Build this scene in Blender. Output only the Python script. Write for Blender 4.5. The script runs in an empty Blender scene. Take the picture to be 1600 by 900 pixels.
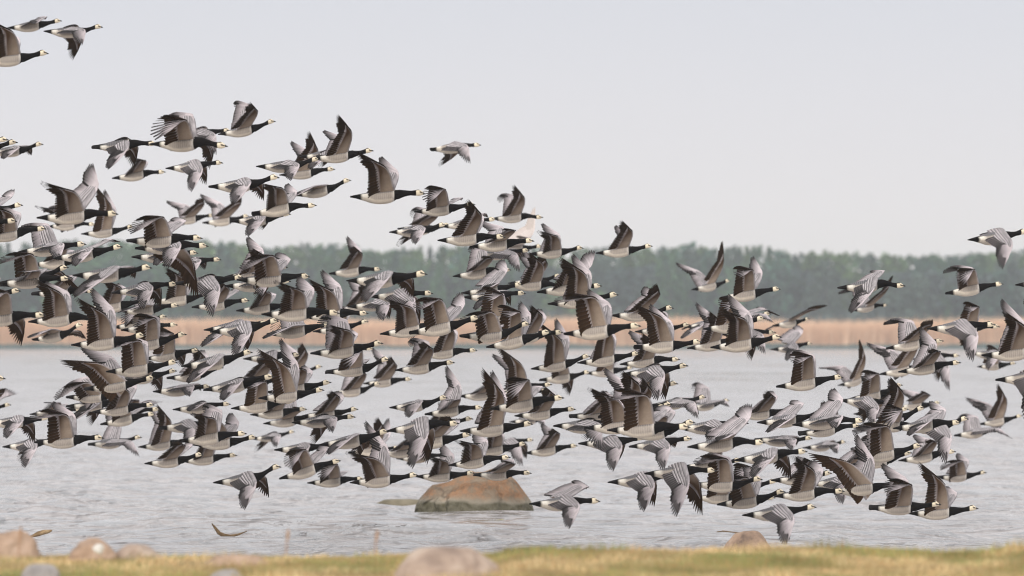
import bpy, bmesh, math, random
import numpy as np
from mathutils import Vector, Matrix, Euler, noise

# ------------------------------------------------------------------ camera
SC = bpy.context.scene
COL = SC.collection
F = 10000.0            # focal length in pixels of the 1600 px wide photograph
EYE = 2.4              # camera height above the water
HOR = 510.0            # row of the horizon
cam_d = bpy.data.cameras.new("camera")
cam_d.sensor_width = 36.0
cam_d.lens = F / 1600 * 36
cam_d.shift_y = (HOR - 450) / 1600
cam_d.clip_start = 1.0
cam_d.clip_end = 20000
cam_d.dof.use_dof = True
cam_d.dof.focus_distance = 63.5
cam_d.dof.aperture_fstop = 3.8
cam = bpy.data.objects.new("camera", cam_d)
COL.objects.link(cam)
cam.location = (0, 0, EYE)
cam.rotation_euler = (math.radians(90), 0, 0)
SC.camera = cam
SC.render.resolution_x, SC.render.resolution_y = 1024, 576

# ------------------------------------------------------------------ sky and sun (overcast)
SUN_EL, SUN_ROT = math.radians(24), math.radians(200)      # behind the camera, a little to the left
W = bpy.data.worlds.new("World")
SC.world = W
W.use_nodes = True
nt = W.node_tree
nt.nodes.clear()
N = nt.nodes.new
out = N("ShaderNodeOutputWorld"); bg = N("ShaderNodeBackground")
sky = N("ShaderNodeTexSky"); sky.sky_type = 'NISHITA'; sky.sun_disc = False
sky.sun_elevation = SUN_EL; sky.sun_rotation = SUN_ROT
sky.air_density = 1.0; sky.dust_density = 3.0
tc = N("ShaderNodeTexCoord"); sx = N("ShaderNodeSeparateXYZ")
mr = N("ShaderNodeMapRange"); mr.inputs['From Min'].default_value = 0.0; mr.inputs['From Max'].default_value = 1.0
cr = N("ShaderNodeValToRGB")                                  # the cloud layer: pale at the horizon, brighter overhead
e = cr.color_ramp.elements
e[0].position = 0.0; e[0].color = (0.775, 0.742, 0.745, 1)
e[1].position = 1.0; e[1].color = (1.16, 1.14, 1.12, 1)
for p, c in ((0.018, (0.765, 0.738, 0.750, 1)), (0.052, (0.660, 0.670, 0.722, 1)), (0.11, (0.78, 0.785, 0.81, 1)), (0.35, (1.03, 1.01, 1.00, 1))):
    q = cr.color_ramp.elements.new(p); q.color = c
sc_ = N("ShaderNodeVectorMath"); sc_.operation = 'SCALE'; sc_.inputs['Scale'].default_value = 10.0
nz = N("ShaderNodeTexNoise"); nz.inputs['Scale'].default_value = 6; nz.inputs['Detail'].default_value = 4
mix = N("ShaderNodeMix"); mix.data_type = 'RGBA'; mix.inputs[0].default_value = 0.93
nt.links.new(tc.outputs['Generated'], sx.inputs[0])
nt.links.new(sx.outputs['Z'], mr.inputs['Value'])
nt.links.new(mr.outputs[0], cr.inputs[0])
nt.links.new(cr.outputs[0], sc_.inputs[0])
nt.links.new(sky.outputs[0], mix.inputs[6]); nt.links.new(sc_.outputs[0], mix.inputs[7])
nt.links.new(mix.outputs[2], bg.inputs[0]); bg.inputs[1].default_value = 0.10
nt.links.new(bg.outputs[0], out.inputs[0])
sun_d = bpy.data.lights.new("sun", 'SUN'); sun_d.energy = 1.5; sun_d.angle = math.radians(14); sun_d.color = (1.0, 0.95, 0.88)
sun = bpy.data.objects.new("sun", sun_d); COL.objects.link(sun)
# sun azimuth measured like the sky texture: rotation from +Y, clockwise
az = SUN_ROT
sd = Vector((math.sin(az) * math.cos(SUN_EL), math.cos(az) * math.cos(SUN_EL), math.sin(SUN_EL)))
sun.rotation_euler = sd.to_track_quat('Z', 'Y').to_euler()
vs = SC.view_settings
vs.view_transform = 'Standard'; vs.look = 'None'; vs.exposure = 0.15; vs.gamma = 1; vs.use_curve_mapping = False
SC.render.engine = 'CYCLES'; SC.cycles.pixel_filter_type = 'BLACKMAN_HARRIS'; SC.cycles.filter_width = 1.05; SC.render.filter_size = 1.05
SC.cycles.max_bounces = 6; SC.cycles.volume_bounces = 1; SC.cycles.transparent_max_bounces = 6

# ------------------------------------------------------------------ helpers
def at(px, py, d):
    return Vector(((px - 800) / F * d, d, EYE + (HOR - py) / F * d))

def tag(o, label=None, cat=None, group=None, kind=None):
    if label: o['label'] = label
    if cat: o['category'] = cat
    if group: o['group'] = group
    if kind: o['kind'] = kind
    return o

def mesh_obj(name, verts, faces, mats, cols=None, smooth=True, parent=None, mi=None, loc=None):
    me = bpy.data.meshes.new(name)
    v = np.asarray(verts, dtype=np.float32)
    f = np.asarray(faces, dtype=np.int32)
    me.vertices.add(len(v)); me.vertices.foreach_set('co', v.ravel())
    k = f.shape[1]
    me.loops.add(f.size); me.loops.foreach_set('vertex_index', f.ravel())
    me.polygons.add(len(f))
    me.polygons.foreach_set('loop_start', np.arange(0, f.size, k, dtype=np.int32))
    me.polygons.foreach_set('loop_total', np.full(len(f), k, dtype=np.int32))
    me.update(calc_edges=True)
    me.validate()
    if cols is not None:
        a = me.color_attributes.new('Col', 'FLOAT_COLOR', 'POINT')
        a.data.foreach_set('color', np.asarray(cols, dtype=np.float32).ravel())
    if smooth: me.polygons.foreach_set('use_smooth', np.ones(len(me.polygons), dtype=bool))
    for m in (mats if isinstance(mats, (list, tuple)) else [mats]): me.materials.append(m)
    if mi is not None: me.polygons.foreach_set('material_index', np.asarray(mi, dtype=np.int32))
    o = bpy.data.objects.new(name, me); COL.objects.link(o)
    if loc is not None: o.location = loc
    if parent: o.parent = parent
    return o

def new_mat(name, rough=0.7, spec=0.3):
    m = bpy.data.materials.new(name); m.use_nodes = True
    b = m.node_tree.nodes['Principled BSDF']
    b.inputs['Roughness'].default_value = rough
    b.inputs['Specular IOR Level'].default_value = spec
    return m, m.node_tree, b

def noise_mat(name, stops, scale, detail=6, rough=0.85, bump=0.0, bscale=None, spec=0.2, coord='Object', stretch=(1, 1, 1), bdist=0.05):
    m, t, b = new_mat(name, rough, spec)
    c = t.nodes.new('ShaderNodeTexCoord'); mp = t.nodes.new('ShaderNodeMapping'); mp.inputs['Scale'].default_value = stretch
    n = t.nodes.new('ShaderNodeTexNoise'); n.inputs['Scale'].default_value = scale; n.inputs['Detail'].default_value = detail
    n.inputs['Roughness'].default_value = 0.6
    r = t.nodes.new('ShaderNodeValToRGB')
    el = r.color_ramp.elements
    el[0].position = stops[0][0]; el[0].color = (*stops[0][1], 1)
    el[1].position = stops[-1][0]; el[1].color = (*stops[-1][1], 1)
    for p, cc in stops[1:-1]:
        q = el.new(p); q.color = (*cc, 1)
    t.links.new(c.outputs[coord], mp.inputs[0]); t.links.new(mp.outputs[0], n.inputs['Vector'])
    t.links.new(n.outputs['Fac'], r.inputs[0]); t.links.new(r.outputs[0], b.inputs['Base Color'])
    if bump:
        n2 = t.nodes.new('ShaderNodeTexNoise'); n2.inputs['Scale'].default_value = bscale or scale * 4; n2.inputs['Detail'].default_value = 8
        bu = t.nodes.new('ShaderNodeBump'); bu.inputs['Strength'].default_value = bump; bu.inputs['Distance'].default_value = bdist
        t.links.new(mp.outputs[0], n2.inputs['Vector']); t.links.new(n2.outputs['Fac'], bu.inputs['Height']); t.links.new(bu.outputs[0], b.inputs['Normal'])
    return m

# ------------------------------------------------------------------ water
def water_mat():
    m, t, b = new_mat('water', 0.12, 0.5)
    L = t.links.new; NN = t.nodes.new
    b.inputs['Base Color'].default_value = (0.42, 0.40, 0.41, 1)
    b.inputs['IOR'].default_value = 1.33
    c = NN('ShaderNodeTexCoord')
    def nzz(sc, st, det, rgh=0.6):
        mp = NN('ShaderNodeMapping'); mp.inputs['Scale'].default_value = st
        mp.inputs['Rotation'].default_value = (0, 0, math.radians(6))
        n = NN('ShaderNodeTexNoise'); n.inputs['Scale'].default_value = sc; n.inputs['Detail'].default_value = det; n.inputs['Roughness'].default_value = rgh
        n.inputs['Distortion'].default_value = 0.2
        L(c.outputs['Object'], mp.inputs[0]); L(mp.outputs[0], n.inputs['Vector']); return n
    a0 = nzz(1.7, (1.0, 0.9, 1), 2.6, .55)
    a = NN('ShaderNodeMath'); a.operation = 'POWER'; a.inputs[1].default_value = 3.0; L(a0.outputs['Fac'], a.inputs[0])
    a2 = NN('ShaderNodeMath'); a2.operation = 'MULTIPLY'; a2.inputs[1].default_value = 7.0; L(a.outputs[0], a2.inputs[0])
    bb = nzz(0.12, (1.0, 0.5, 1), 3)
    m1 = NN('ShaderNodeMath'); m1.operation = 'MULTIPLY_ADD'; m1.inputs[1].default_value = 1.2
    L(bb.outputs['Fac'], m1.inputs[0]); L(a2.outputs[0], m1.inputs[2])
    bu = NN('ShaderNodeBump'); bu.inputs['Strength'].default_value = 1.0; bu.inputs['Distance'].default_value = 0.15
    sp = NN('ShaderNodeSeparateXYZ'); L(c.outputs['Object'], sp.inputs[0]); mc = NN('ShaderNodeMapRange')
    mc.inputs['From Min'].default_value = 500; mc.inputs['From Max'].default_value = 600; mc.inputs['To Min'].default_value = 1; mc.inputs['To Max'].default_value = 0.6
    L(sp.outputs['Y'], mc.inputs['Value']); L(mc.outputs[0], bu.inputs['Strength'])
    L(m1.outputs[0], bu.inputs['Height']); L(bu.outputs[0], b.inputs['Normal'])
    # broad calmer and rougher patches
    r = NN('ShaderNodeMapRange'); r.inputs['From Min'].default_value = 0.35; r.inputs['From Max'].default_value = 0.65
    r.inputs['To Min'].default_value = 0.06; r.inputs['To Max'].default_value = 0.18
    L(bb.outputs['Fac'], r.inputs['Value']); rm = NN('ShaderNodeMath'); rm.operation = 'MULTIPLY'; L(r.outputs[0], rm.inputs[0]); L(mc.outputs[0], rm.inputs[1]); L(rm.outputs[0], b.inputs['Roughness'])
    return m

def build_water():
    # near field carries real wavelets, far field is a plain sheet
    rng = np.random.default_rng(3)
    ys = np.concatenate([np.arange(40, 140, 0.16), np.geomspace(140, 690, 160)])
    nx = 240
    V = []; 
    waves = []
    for i in range(34):
        lam = rng.uniform(0.5, 3.2); th = rng.normal(0, 0.55) + math.pi / 2
        amp = 0.0042 * lam ** 0.9
        waves.append((math.cos(th) * 2 * math.pi / lam, math.sin(th) * 2 * math.pi / lam, amp, rng.uniform(0, 6.28)))
    Y = ys[:, None] * np.ones((1, nx))
    X = np.linspace(-0.105, 0.105, nx)[None, :] * Y
    Z = np.zeros_like(X)
    for kx, ky, a, ph in waves: Z += a * np.sin(kx * X + ky * Y + ph)
    g = np.sin(X * 0.35 + 1.3 * np.sin(Y * 0.11)) * np.sin(Y * 0.21 + 0.9 * np.sin(X * 0.3)) * 0.35 + 0.8
    Z *= g * np.clip((600 - Y) / 450, 0, 1)
    Z *= np.clip((0.105 - np.abs(X / Y)) / 0.015, 0, 1)
    V = np.stack([X, Y, Z], -1).reshape(-1, 3)
    idx = np.arange(len(ys) * nx).reshape(len(ys), nx)
    Fc = np.stack([idx[:-1, :-1], idx[:-1, 1:], idx[1:, 1:], idx[1:, :-1]], -1).reshape(-1, 4)
    n0 = len(V)
    # skirts: wide flat sheets around the wavelet field
    def sheet(x0n, x1n, x0f, x1f, y0, y1):
        k = len(EX) * 4
        EX.append([(x0n, y0, 0), (x1n, y0, 0), (x1f, y1, 0), (x0f, y1, 0)])
    EX = []
    sheet(0.105 * 40, 900, 0.105 * 690, 900, 40, 690)
    sheet(-900, -0.105 * 40, -900, -0.105 * 690, 40, 690)
    ev = np.array(EX, dtype=float).reshape(-1, 3)
    ef = np.arange(len(ev)).reshape(-1, 4) + n0
    o = mesh_obj('water', np.vstack([V, ev]), np.vstack([Fc, ef]), water_mat())
    tag(o, kind='structure')
build_water()

# ------------------------------------------------------------------ ground under everything and the near bank
def edge_h(x):
    # height of the bank crest across the view (x in metres at ~48 m)
    px = x / 36.0 * F + 800
    pts = [(-4000, 1.1098), (0, 1.1035), (110, 1.1098), (300, 1.1098), (420, 1.1161), (590, 1.1060), (740, 1.1161), (820, 1.1601), (1000, 1.1564), (1150, 1.1564), (1300, 1.1476), (1450, 1.1350), (1540, 1.1413), (1580, 1.1727), (1700, 1.2168), (6600, 1.2671)]
    for (a, ha), (b, hb) in zip(pts, pts[1:]):
        if a <= px <= b:
            t = (px - a) / (b - a); t = t * t * (3 - 2 * t)
            return ha + (hb - ha) * t
    return 1.12

def ground_z(x, y):
    base = edge_h(x)
    n = 0.012 * noise.noise(Vector((x * 2.7, y * 1.4, 2.0))) + 0.007 * noise.noise(Vector((x * 9, y * 5, 5.0)))
    edge = 36.0 + 0.5 * noise.noise(Vector((x * 0.8, 0.3, 9.0)))
    if y < edge:
        f = min(1, max(0, (edge - y) / 8))
        return base + n - 0.03 * f
    t = min(1, (y - edge) / 9.0)
    return (base + n * (1 - t)) * (1 - t) ** 1.6 + (-0.6) * t ** 1.2

def build_ground():
    xs = np.concatenate([np.linspace(-900, -8, 14), np.linspace(-7, 7, 150), np.linspace(8, 900, 14)])
    ys = np.concatenate([np.linspace(-300, 22, 8), np.linspace(23, 29.5, 8), np.linspace(30, 47, 90), np.array([52, 60, 120, 300, 600, 690, 700, 720, 900, 1500, 2600])])
    V = []
    for y in ys:
        for x in xs:
            sx = x if abs(x) > 7.5 else x
            if y <= 47.5: z = ground_z(sx, y)
            elif y < 690: z = -0.9
            else: z = {690: -0.25, 700: 0.35, 720: 0.5}.get(int(y), 0.6)
            V.append((x if y < 650 or abs(x) <= 7.5 else x * (1 if y < 3000 else 4), y, z))
    nx = len(xs)
    idx = np.arange(len(V)).reshape(len(ys), nx)
    Fc = np.stack([idx[:-1, :-1], idx[:-1, 1:], idx[1:, 1:], idx[1:, :-1]], -1).reshape(-1, 4)
    m = noise_mat('ground', [(0.3, (0.16, 0.12, 0.05)), (0.45, (0.34, 0.23, 0.09)), (0.6, (0.22, 0.20, 0.06)), (0.75, (0.10, 0.12, 0.04))], 1.3, 8, 0.95, 0.6, 14)
    tag(mesh_obj('ground', V, Fc, m), kind='structure')
build_ground()

def blades(name, pts, hts, wid, cols, mat, lean=0.35, seed=1, segs=2, **tg):
    """many thin curved blades in ONE mesh (uncountable growth)"""
    rng = np.random.default_rng(seed)
    n = len(pts)
    ang = rng.uniform(0, 2 * math.pi, n)
    wv = np.stack([np.cos(ang), np.sin(ang), np.zeros(n)], -1) * (wid[:, None] if hasattr(wid, '__len__') else wid)
    la = rng.uniform(0, 2 * math.pi, n); lm = rng.uniform(0.1, 1, n) * lean
    ld = np.stack([np.cos(la) * lm, np.sin(la) * lm, np.zeros(n)], -1)
    P = np.asarray(pts); H = np.asarray(hts)[:, None]
    up = np.array([0, 0, 1.0])
    rows = []
    for k in range(segs + 1):
        t = k / segs
        c = P + up * H * t * (1 - 0.25 * t * lm[:, None]) + ld * H * t * t
        w = wv * (1 - 0.85 * t)
        rows.append(c - w); rows.append(c + w)
    V = np.stack(rows, 1).reshape(-1, 3)
    m = 2 * (segs + 1)
    base = (np.arange(n) * m)[:, None]
    Fc = np.concatenate([base + np.array([[2 * k, 2 * k + 1, 2 * k + 3, 2 * k + 2]]) for k in range(segs)], 0)
    C = np.repeat(np.hstack([cols, np.ones((n, 1))]), m, 0)
    o = mesh_obj(name, V, Fc, mat, C)
    return tag(o, **tg)

def attr_mat(name, rough=0.8, spec=0.2, trans=0.0):
    m, t, b = new_mat(name, rough, spec)
    a = t.nodes.new('ShaderNodeAttribute'); a.attribute_name = 'Col'
    t.links.new(a.outputs['Color'], b.inputs['Base Color'])
    if trans:
        tr = t.nodes.new('ShaderNodeBsdfTranslucent'); mx = t.nodes.new('ShaderNodeMixShader'); mx.inputs[0].default_value = trans
        t.links.new(a.outputs['Color'], tr.inputs['Color'])
        t.links.new(b.outputs[0], mx.inputs[1]); t.links.new(tr.outputs[0], mx.inputs[2])
        t.links.new(mx.outputs[0], t.nodes['Material Output'].inputs['Surface'])
    return m

def build_grass():
    rng = np.random.default_rng(11)
    n = 60000
    X = rng.uniform(-4.2, 4.2, n); Y = rng.uniform(30.5, 37.6, n)
    P = np.array([(x, y, ground_z(x, y) - 0.004) for x, y in zip(X, Y)])
    H = rng.uniform(0.010, 0.034, n) * (1 + 1.1 * np.clip(np.array([noise.noise(Vector((x * 2.3, y * 1.2, 8))) for x, y in zip(X, Y)]) * 3, 0, 1))
    q = np.array([noise.noise(Vector((x * 1.2, y * 0.5, 0))) + 0.5 * noise.noise(Vector((x * 4, y * 2, 3))) for x, y in zip(X, Y)])
    straw = np.array([0.80, 0.65, 0.38]); ochre = np.array([0.66, 0.36, 0.17]); green = np.array([0.33, 0.36, 0.14])
    k = np.clip(q * 2.6 + 0.36 + rng.normal(0, 0.18, n), 0, 1)[:, None]
    C = straw * (1 - k) + green * k
    k2 = np.clip(rng.normal(0.15, 0.3, n), 0, 1)[:, None]
    C = C * (1 - k2) + ochre * k2
    C = C * np.clip(0.92 + 0.75 * np.array([noise.noise(Vector((x * 3.1, y * 1.3, 17))) for x, y in zip(X, Y)]), .45, 1.15)[:, None]
    blades('grass', P, H, rng.uniform(0.0015, 0.0036, n), C, attr_mat('grass_blade', 0.7, 0.2, 0.25), 0.8, 5,
           label='short straw and green turf along the near shore', cat='grass', kind='stuff')
build_grass()

# ------------------------------------------------------------------ far shore: reeds and forest
def build_reeds():
    rng = np.random.default_rng(21)
    n = 120000
    X = rng.uniform(-115, 115, n); Y = 686 + rng.gamma(1.5, 2.2, n)
    zg = np.where(Y < 700, -0.25 + (Y - 690) * 0.06, 0.35)
    P = np.stack([X, Y, np.maximum(zg, -0.1)], -1)
    H = 2.95 + 0.25 * np.sin(X * 0.13) * np.sin(X * 0.031 + 1) + rng.normal(0, 0.3, n)
    q = 0.5 + 0.5 * np.sin(X * 0.21 + 2 * np.sin(X * 0.05))[:, None]
    C = np.array([0.80, 0.56, 0.385]) * (0.97 + 0.05 * q) * rng.uniform(0.93, 1.06, (n, 1))
    blades('reeds', P, H, rng.uniform(0.025, 0.055, n), C, attr_mat('reed_blade', 0.8, 0.1), 0.06, 6,
           label='long pale tan reed bed along the far waterline', cat='reeds', kind='stuff')
build_reeds()

def build_waterline_blades():
    rng = np.random.default_rng(23)
    n = 38000
    X = rng.uniform(-115, 115, n); Y = rng.uniform(678, 685.5, n)
    H = 0.50 + 0.16 * np.sin(X * 0.4) * np.sin(X * 0.17) + rng.normal(0, 0.08, n)
    C = np.array([0.12, 0.17, 0.16]) * rng.uniform(0.8, 1.2, (n, 1))  # low dark green belt of thin blades along the far waterline
    blades('waterline_blades', np.stack([X, Y, np.full(n, -0.05)], -1), np.clip(H, .15, 2), rng.uniform(0.03, 0.06, n), C, attr_mat('waterline_blade', 0.8, 0.1), 0.1, 7,
           label='low dark green belt of blades in the water before the reed bed', cat='waterline_blades', kind='stuff')
build_waterline_blades()

def build_forest():
    rng = np.random.default_rng(31)
    tops = [(-200, 384), (0, 382), (150, 380), (330, 378), (420, 388), (500, 383), (560, 388), (600, 396), (640, 390), (720, 386), (840, 392), (960, 390), (1060, 386), (1120, 391), (1190, 386), (1230, 398), (1290, 397), (1340, 399), (1400, 401), (1470, 403), (1540, 397), (1620, 394), (1850, 392)]
    def top(px):
        px = min(1849, max(-199, px))
        for (a, ha), (b, hb) in zip(tops, tops[1:]):
            if a <= px <= b: return ha + (hb - ha) * (px - a) / (b - a)
    V = []; Fq = []; C = []
    leafc = [np.array([0.065, 0.140, 0.070]), np.array([0.050, 0.108, 0.078]), np.array([0.09, 0.155, 0.06]), np.array([0.07, 0.11, 0.085])]
    allc = []; allp = []; alls = []
    for row, (dist, dy, step) in enumerate(((880, 4, 3.6), (896, 2, 3.2), (915, 0, 1.9))):
        x = -0.17 * dist
        while x < 0.17 * dist:
            px = x / dist * F + 800
            h = EYE + (HOR - top(px) + rng.normal(0, 1.3) - dy * 1.0) / F * dist
            if row == 0: h *= rng.uniform(0.62, 0.95)
            h = max(5, h)
            kind = rng.integers(0, 4)
            conif = rng.random() < 0.22
            d = dist + rng.uniform(-5, 5)
            n = 560
            t = rng.uniform(0, 1, n) ** (0.9 if conif else 0.75)
            r0 = (1.25 if conif else 2.5) * rng.uniform(0.8, 1.25)
            prof = (1 - t) ** 0.8 * 1.15 if conif else np.sqrt(np.clip(1 - (2 * t - 0.85) ** 2 / 1.4, 0.02, 1))
            a = rng.uniform(0, 2 * math.pi, n); rr = r0 * prof * rng.uniform(0.45, 1.08, n)
            # clumps: pull leaves towards lobes
            lob = 0.28 * np.sin(a * 3 + t * 9 + rng.uniform(0, 6)) + 1
            z = h * (0.12 + 0.88 * t)
            allp.append(np.stack([x + np.cos(a) * rr * lob, d + np.sin(a) * rr * lob, z + rng.normal(0, 0.2, n)], -1))
            alls.append(rng.uniform(0.3, 0.8, n) * (1 - 0.4 * t))
            c = leafc[kind] * rng.uniform(0.8, 1.25)
            allc.append(c[None, :] * rng.uniform(0.6, 1.5, (n, 1)))
            # trunk
            k = len(V)
            w = 0.16
            V += [(x - w, d - w, 0.4), (x + w, d - w, 0.4), (x + w * .3, d, h * .8), (x - w * .3, d, h * .8), (x - w, d + w, 0.4), (x + w, d + w, 0.4)]
            Fq += [(k, k + 1, k + 2, k + 3), (k + 1, k + 5, k + 2, k + 2), (k + 5, k + 4, k + 3, k + 2), (k + 4, k, k + 3, k + 3)]
            C += [(0.09, 0.07, 0.055, 1)] * 6
            x += step * rng.uniform(0.6, 1.35)
    # undergrowth at the wood's foot
    n = 90000
    X = rng.uniform(-150, 150, n); Y = rng.uniform(866, 905, n)
    hz = np.where(Y < 880, 3.2 + 1.3 * np.sin(X * 0.3) * np.sin(X * 0.11 + 2), 9.5 + 1.0 * np.sin(X * 0.23) * np.sin(X * 0.13 + 2))
    allp.append(np.stack([X, Y, 0.5 + rng.uniform(0, 1, n) * hz], -1)); alls.append(rng.uniform(0.3, 0.75, n))
    allc.append(np.array([0.06, 0.09, 0.085])[None, :] * rng.uniform(0.6, 1.4, (n, 1)))
    P = np.concatenate(allp); S = np.concatenate(alls); CC = np.concatenate(allc)
    m = len(P)
    u = rng.normal(size=(m, 3)); u /= np.linalg.norm(u, axis=1, keepdims=True)
    w = np.cross(u, rng.normal(size=(m, 3))); w /= np.linalg.norm(w, axis=1, keepdims=True)
    u *= S[:, None]; w *= S[:, None] * 0.8
    Q = np.stack([P - u, P - w, P + u, P + w], 1).reshape(-1, 3)
    k0 = len(V)
    Vn = np.vstack([np.array(V), Q])
    # trunk quads that end in a doubled corner become plain quads
    Fq = [tuple(f) for f in Fq if len(set(f)) == 4]
    Fn = np.vstack([np.array(Fq), np.arange(m * 4).reshape(-1, 4) + k0])
    Cn = np.vstack([np.array(C), np.repeat(np.hstack([CC, np.ones((m, 1))]), 4, 0)])
    o = mesh_obj('forest', Vn, Fn, attr_mat('forest_leaf', 0.8, 0.15, 0.2), Cn, smooth=False)
    tag(o, 'long belt of hazy green woodland behind the far reeds', 'forest', kind='stuff')
build_forest()

# haze between here and the far wood
def build_haze():
    bm = bmesh.new()
    bmesh.ops.create_cube(bm, size=1)
    me = bpy.data.meshes.new('haze'); bm.to_mesh(me); bm.free()
    o = bpy.data.objects.new('haze', me); COL.objects.link(o)
    o.scale = (1900, 3100, 32); o.location = (0, 1200, 14.0)
    m = bpy.data.materials.new('haze_air'); m.use_nodes = True
    t = m.node_tree; t.nodes.clear()
    oo = t.nodes.new('ShaderNodeOutputMaterial'); v = t.nodes.new('ShaderNodeVolumePrincipled')
    v.inputs['Color'].default_value = (0.88, 0.935, 1.0, 1); v.inputs['Density'].default_value = 0.00030
    v.inputs['Anisotropy'].default_value = 0.1
    t.links.new(v.outputs[0], oo.inputs['Volume'])
    me.materials.append(m)
    tag(o, 'thin pale haze over the water', 'haze', kind='stuff')
HAZE = True

# ------------------------------------------------------------------ rocks and shore debris
def rock(name, px0, px1, pytop, pybase, d, mat, label, depth=0.8, seed=0, sub=5, amp=0.18, flat=0.0, group=None, prof=None, sink=0.35):
    """an irregular boulder: px0..px1 wide in the view, resting with its base at pybase"""
    bm = bmesh.new(); bmesh.ops.create_icosphere(bm, subdivisions=sub, radius=1)
    wx = (px1 - px0) / F * d / 2; hz = (pybase - pytop) / F * d
    zb = EYE + (HOR - pybase) / F * d
    off = Vector((seed * 3.7, seed * 1.3, seed * 2.1))
    for v in bm.verts:
        c = v.co.copy()
        n1 = noise.noise(c * 1.1 + off); n2 = noise.noise(c * 2.7 + off); n3 = noise.noise(c * 7 + off)
        r = 1 + amp * n1 + amp * 0.45 * n2 + amp * 0.12 * n3
        c *= r
        if prof:
            t = (c.x + 1) / 2
            c.z *= prof(t)
        if c.z > 1 - flat: c.z = (1 - flat) + (c.z - 1 + flat) * 0.3
        if c.z < 0: c.z *= sink
        v.co = Vector((c.x * wx, c.y * wx * depth, c.z * hz))
    for f in bm.faces: f.smooth = True
    me = bpy.data.meshes.new(name); bm.to_mesh(me); bm.free(); me.materials.append(mat)
    o = bpy.data.objects.new(name, me); COL.objects.link(o)
    o.location = ((px0 + px1) / 2 / F * d - 800 / F * d, d, zb)
    return tag(o, label, 'rock', group)

def boulder_mat():
    m, t, b = new_mat('boulder_stone', 0.9, 0.15)
    L = t.links.new; NN = t.nodes.new
    c = NN('ShaderNodeTexCoord'); s = NN('ShaderNodeSeparateXYZ')
    n = NN('ShaderNodeTexNoise'); n.inputs['Scale'].default_value = 3.4; n.inputs['Detail'].default_value = 12; n.inputs['Roughness'].default_value = 0.74
    r = NN('ShaderNodeValToRGB'); el = r.color_ramp.elements
    el[0].position = 0.32; el[0].color = (0.20, 0.145, 0.10, 1); el[1].position = 0.72; el[1].color = (0.46, 0.36, 0.27, 1)
    q = el.new(0.45); q.color = (0.46, 0.26, 0.15, 1); q = el.new(0.56); q.color = (0.31, 0.235, 0.17, 1)
    # algae belt close to the waterline, a stain that belongs to the stone
    n2 = NN('ShaderNodeTexNoise'); n2.inputs['Scale'].default_value = 2.5; n2.inputs['Detail'].default_value = 5
    ad = NN('ShaderNodeMath'); ad.operation = 'MULTIPLY_ADD'; ad.inputs[1].default_value = 0.14
    mr_ = NN('ShaderNodeMapRange'); mr_.inputs['From Min'].default_value = 0.185; mr_.inputs['From Max'].default_value = 0.225
    mr2 = NN('ShaderNodeMapRange'); mr2.inputs['From Min'].default_value = 0.21; mr2.inputs['From Max'].default_value = 0.31
    alg = NN('ShaderNodeValToRGB'); alg.color_ramp.elements[0].position = 0.35; alg.color_ramp.elements[0].color = (0.115, 0.105, 0.065, 1)
    alg.color_ramp.elements[1].position = 0.7; alg.color_ramp.elements[1].color = (0.26, 0.24, 0.18, 1)
    n3 = NN('ShaderNodeTexNoise'); n3.inputs['Scale'].default_value = 9; n3.inputs['Detail'].default_value = 6
    L(c.outputs['Object'], s.inputs[0]); L(c.outputs['Object'], n.inputs['Vector']); L(c.outputs['Object'], n2.inputs['Vector']); L(c.outputs['Object'], n3.inputs['Vector'])
    L(n2.outputs['Fac'], ad.inputs[0]); L(s.outputs['Z'], ad.inputs[2]); L(ad.outputs[0], mr_.inputs['Value']); L(ad.outputs[0], mr2.inputs['Value'])
    L(n.outputs['Fac'], r.inputs[0]); L(n3.outputs['Fac'], alg.inputs[0])
    pale = NN('ShaderNodeMix'); pale.data_type = 'RGBA'; pale.inputs[6].default_value = (0.40, 0.36, 0.29, 1)
    L(mr2.outputs[0], pale.inputs[0]); L(r.outputs[0], pale.inputs[7])
    mx = NN('ShaderNodeMix'); mx.data_type = 'RGBA'
    L(mr_.outputs[0], mx.inputs[0]); L(alg.outputs[0], mx.inputs[6]); L(pale.outputs[2], mx.inputs[7]); L(mx.outputs[2], b.inputs['Base Color'])
    bu = NN('ShaderNodeBump'); bu.inputs['Strength'].default_value = 1.0; bu.inputs['Distance'].default_value = 0.09
    n4 = NN('ShaderNodeTexNoise'); n4.inputs['Scale'].default_value = 7; n4.inputs['Detail'].default_value = 10; n4.inputs['Roughness'].default_value = 0.7
    L(c.outputs['Object'], n4.inputs['Vector']); vo = NN('ShaderNodeTexVoronoi'); vo.feature = 'DISTANCE_TO_EDGE'; vo.inputs['Scale'].default_value = 1.1
    cmp_ = NN('ShaderNodeMapRange'); cmp_.inputs['From Max'].default_value = 0.05; cmp_.inputs['To Max'].default_value = 0.22; L(n4.outputs['Color'], vo.inputs['Vector']) if False else None
    wv = NN('ShaderNodeVectorMath'); wv.operation = 'MULTIPLY_ADD'; wv.inputs[1].default_value = (.35, .35, .35); L(n4.outputs['Color'], wv.inputs[0]); L(c.outputs['Object'], wv.inputs[2]); L(wv.outputs[0], vo.inputs['Vector'])
    L(vo.outputs['Distance'], cmp_.inputs['Value'])
    sm = NN('ShaderNodeMath'); sm.operation = 'ADD'; L(n4.outputs['Fac'], sm.inputs[0]); L(cmp_.outputs[0], sm.inputs[1])
    L(sm.outputs[0], bu.inputs['Height']); L(bu.outputs[0], b.inputs['Normal'])
    return m

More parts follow.
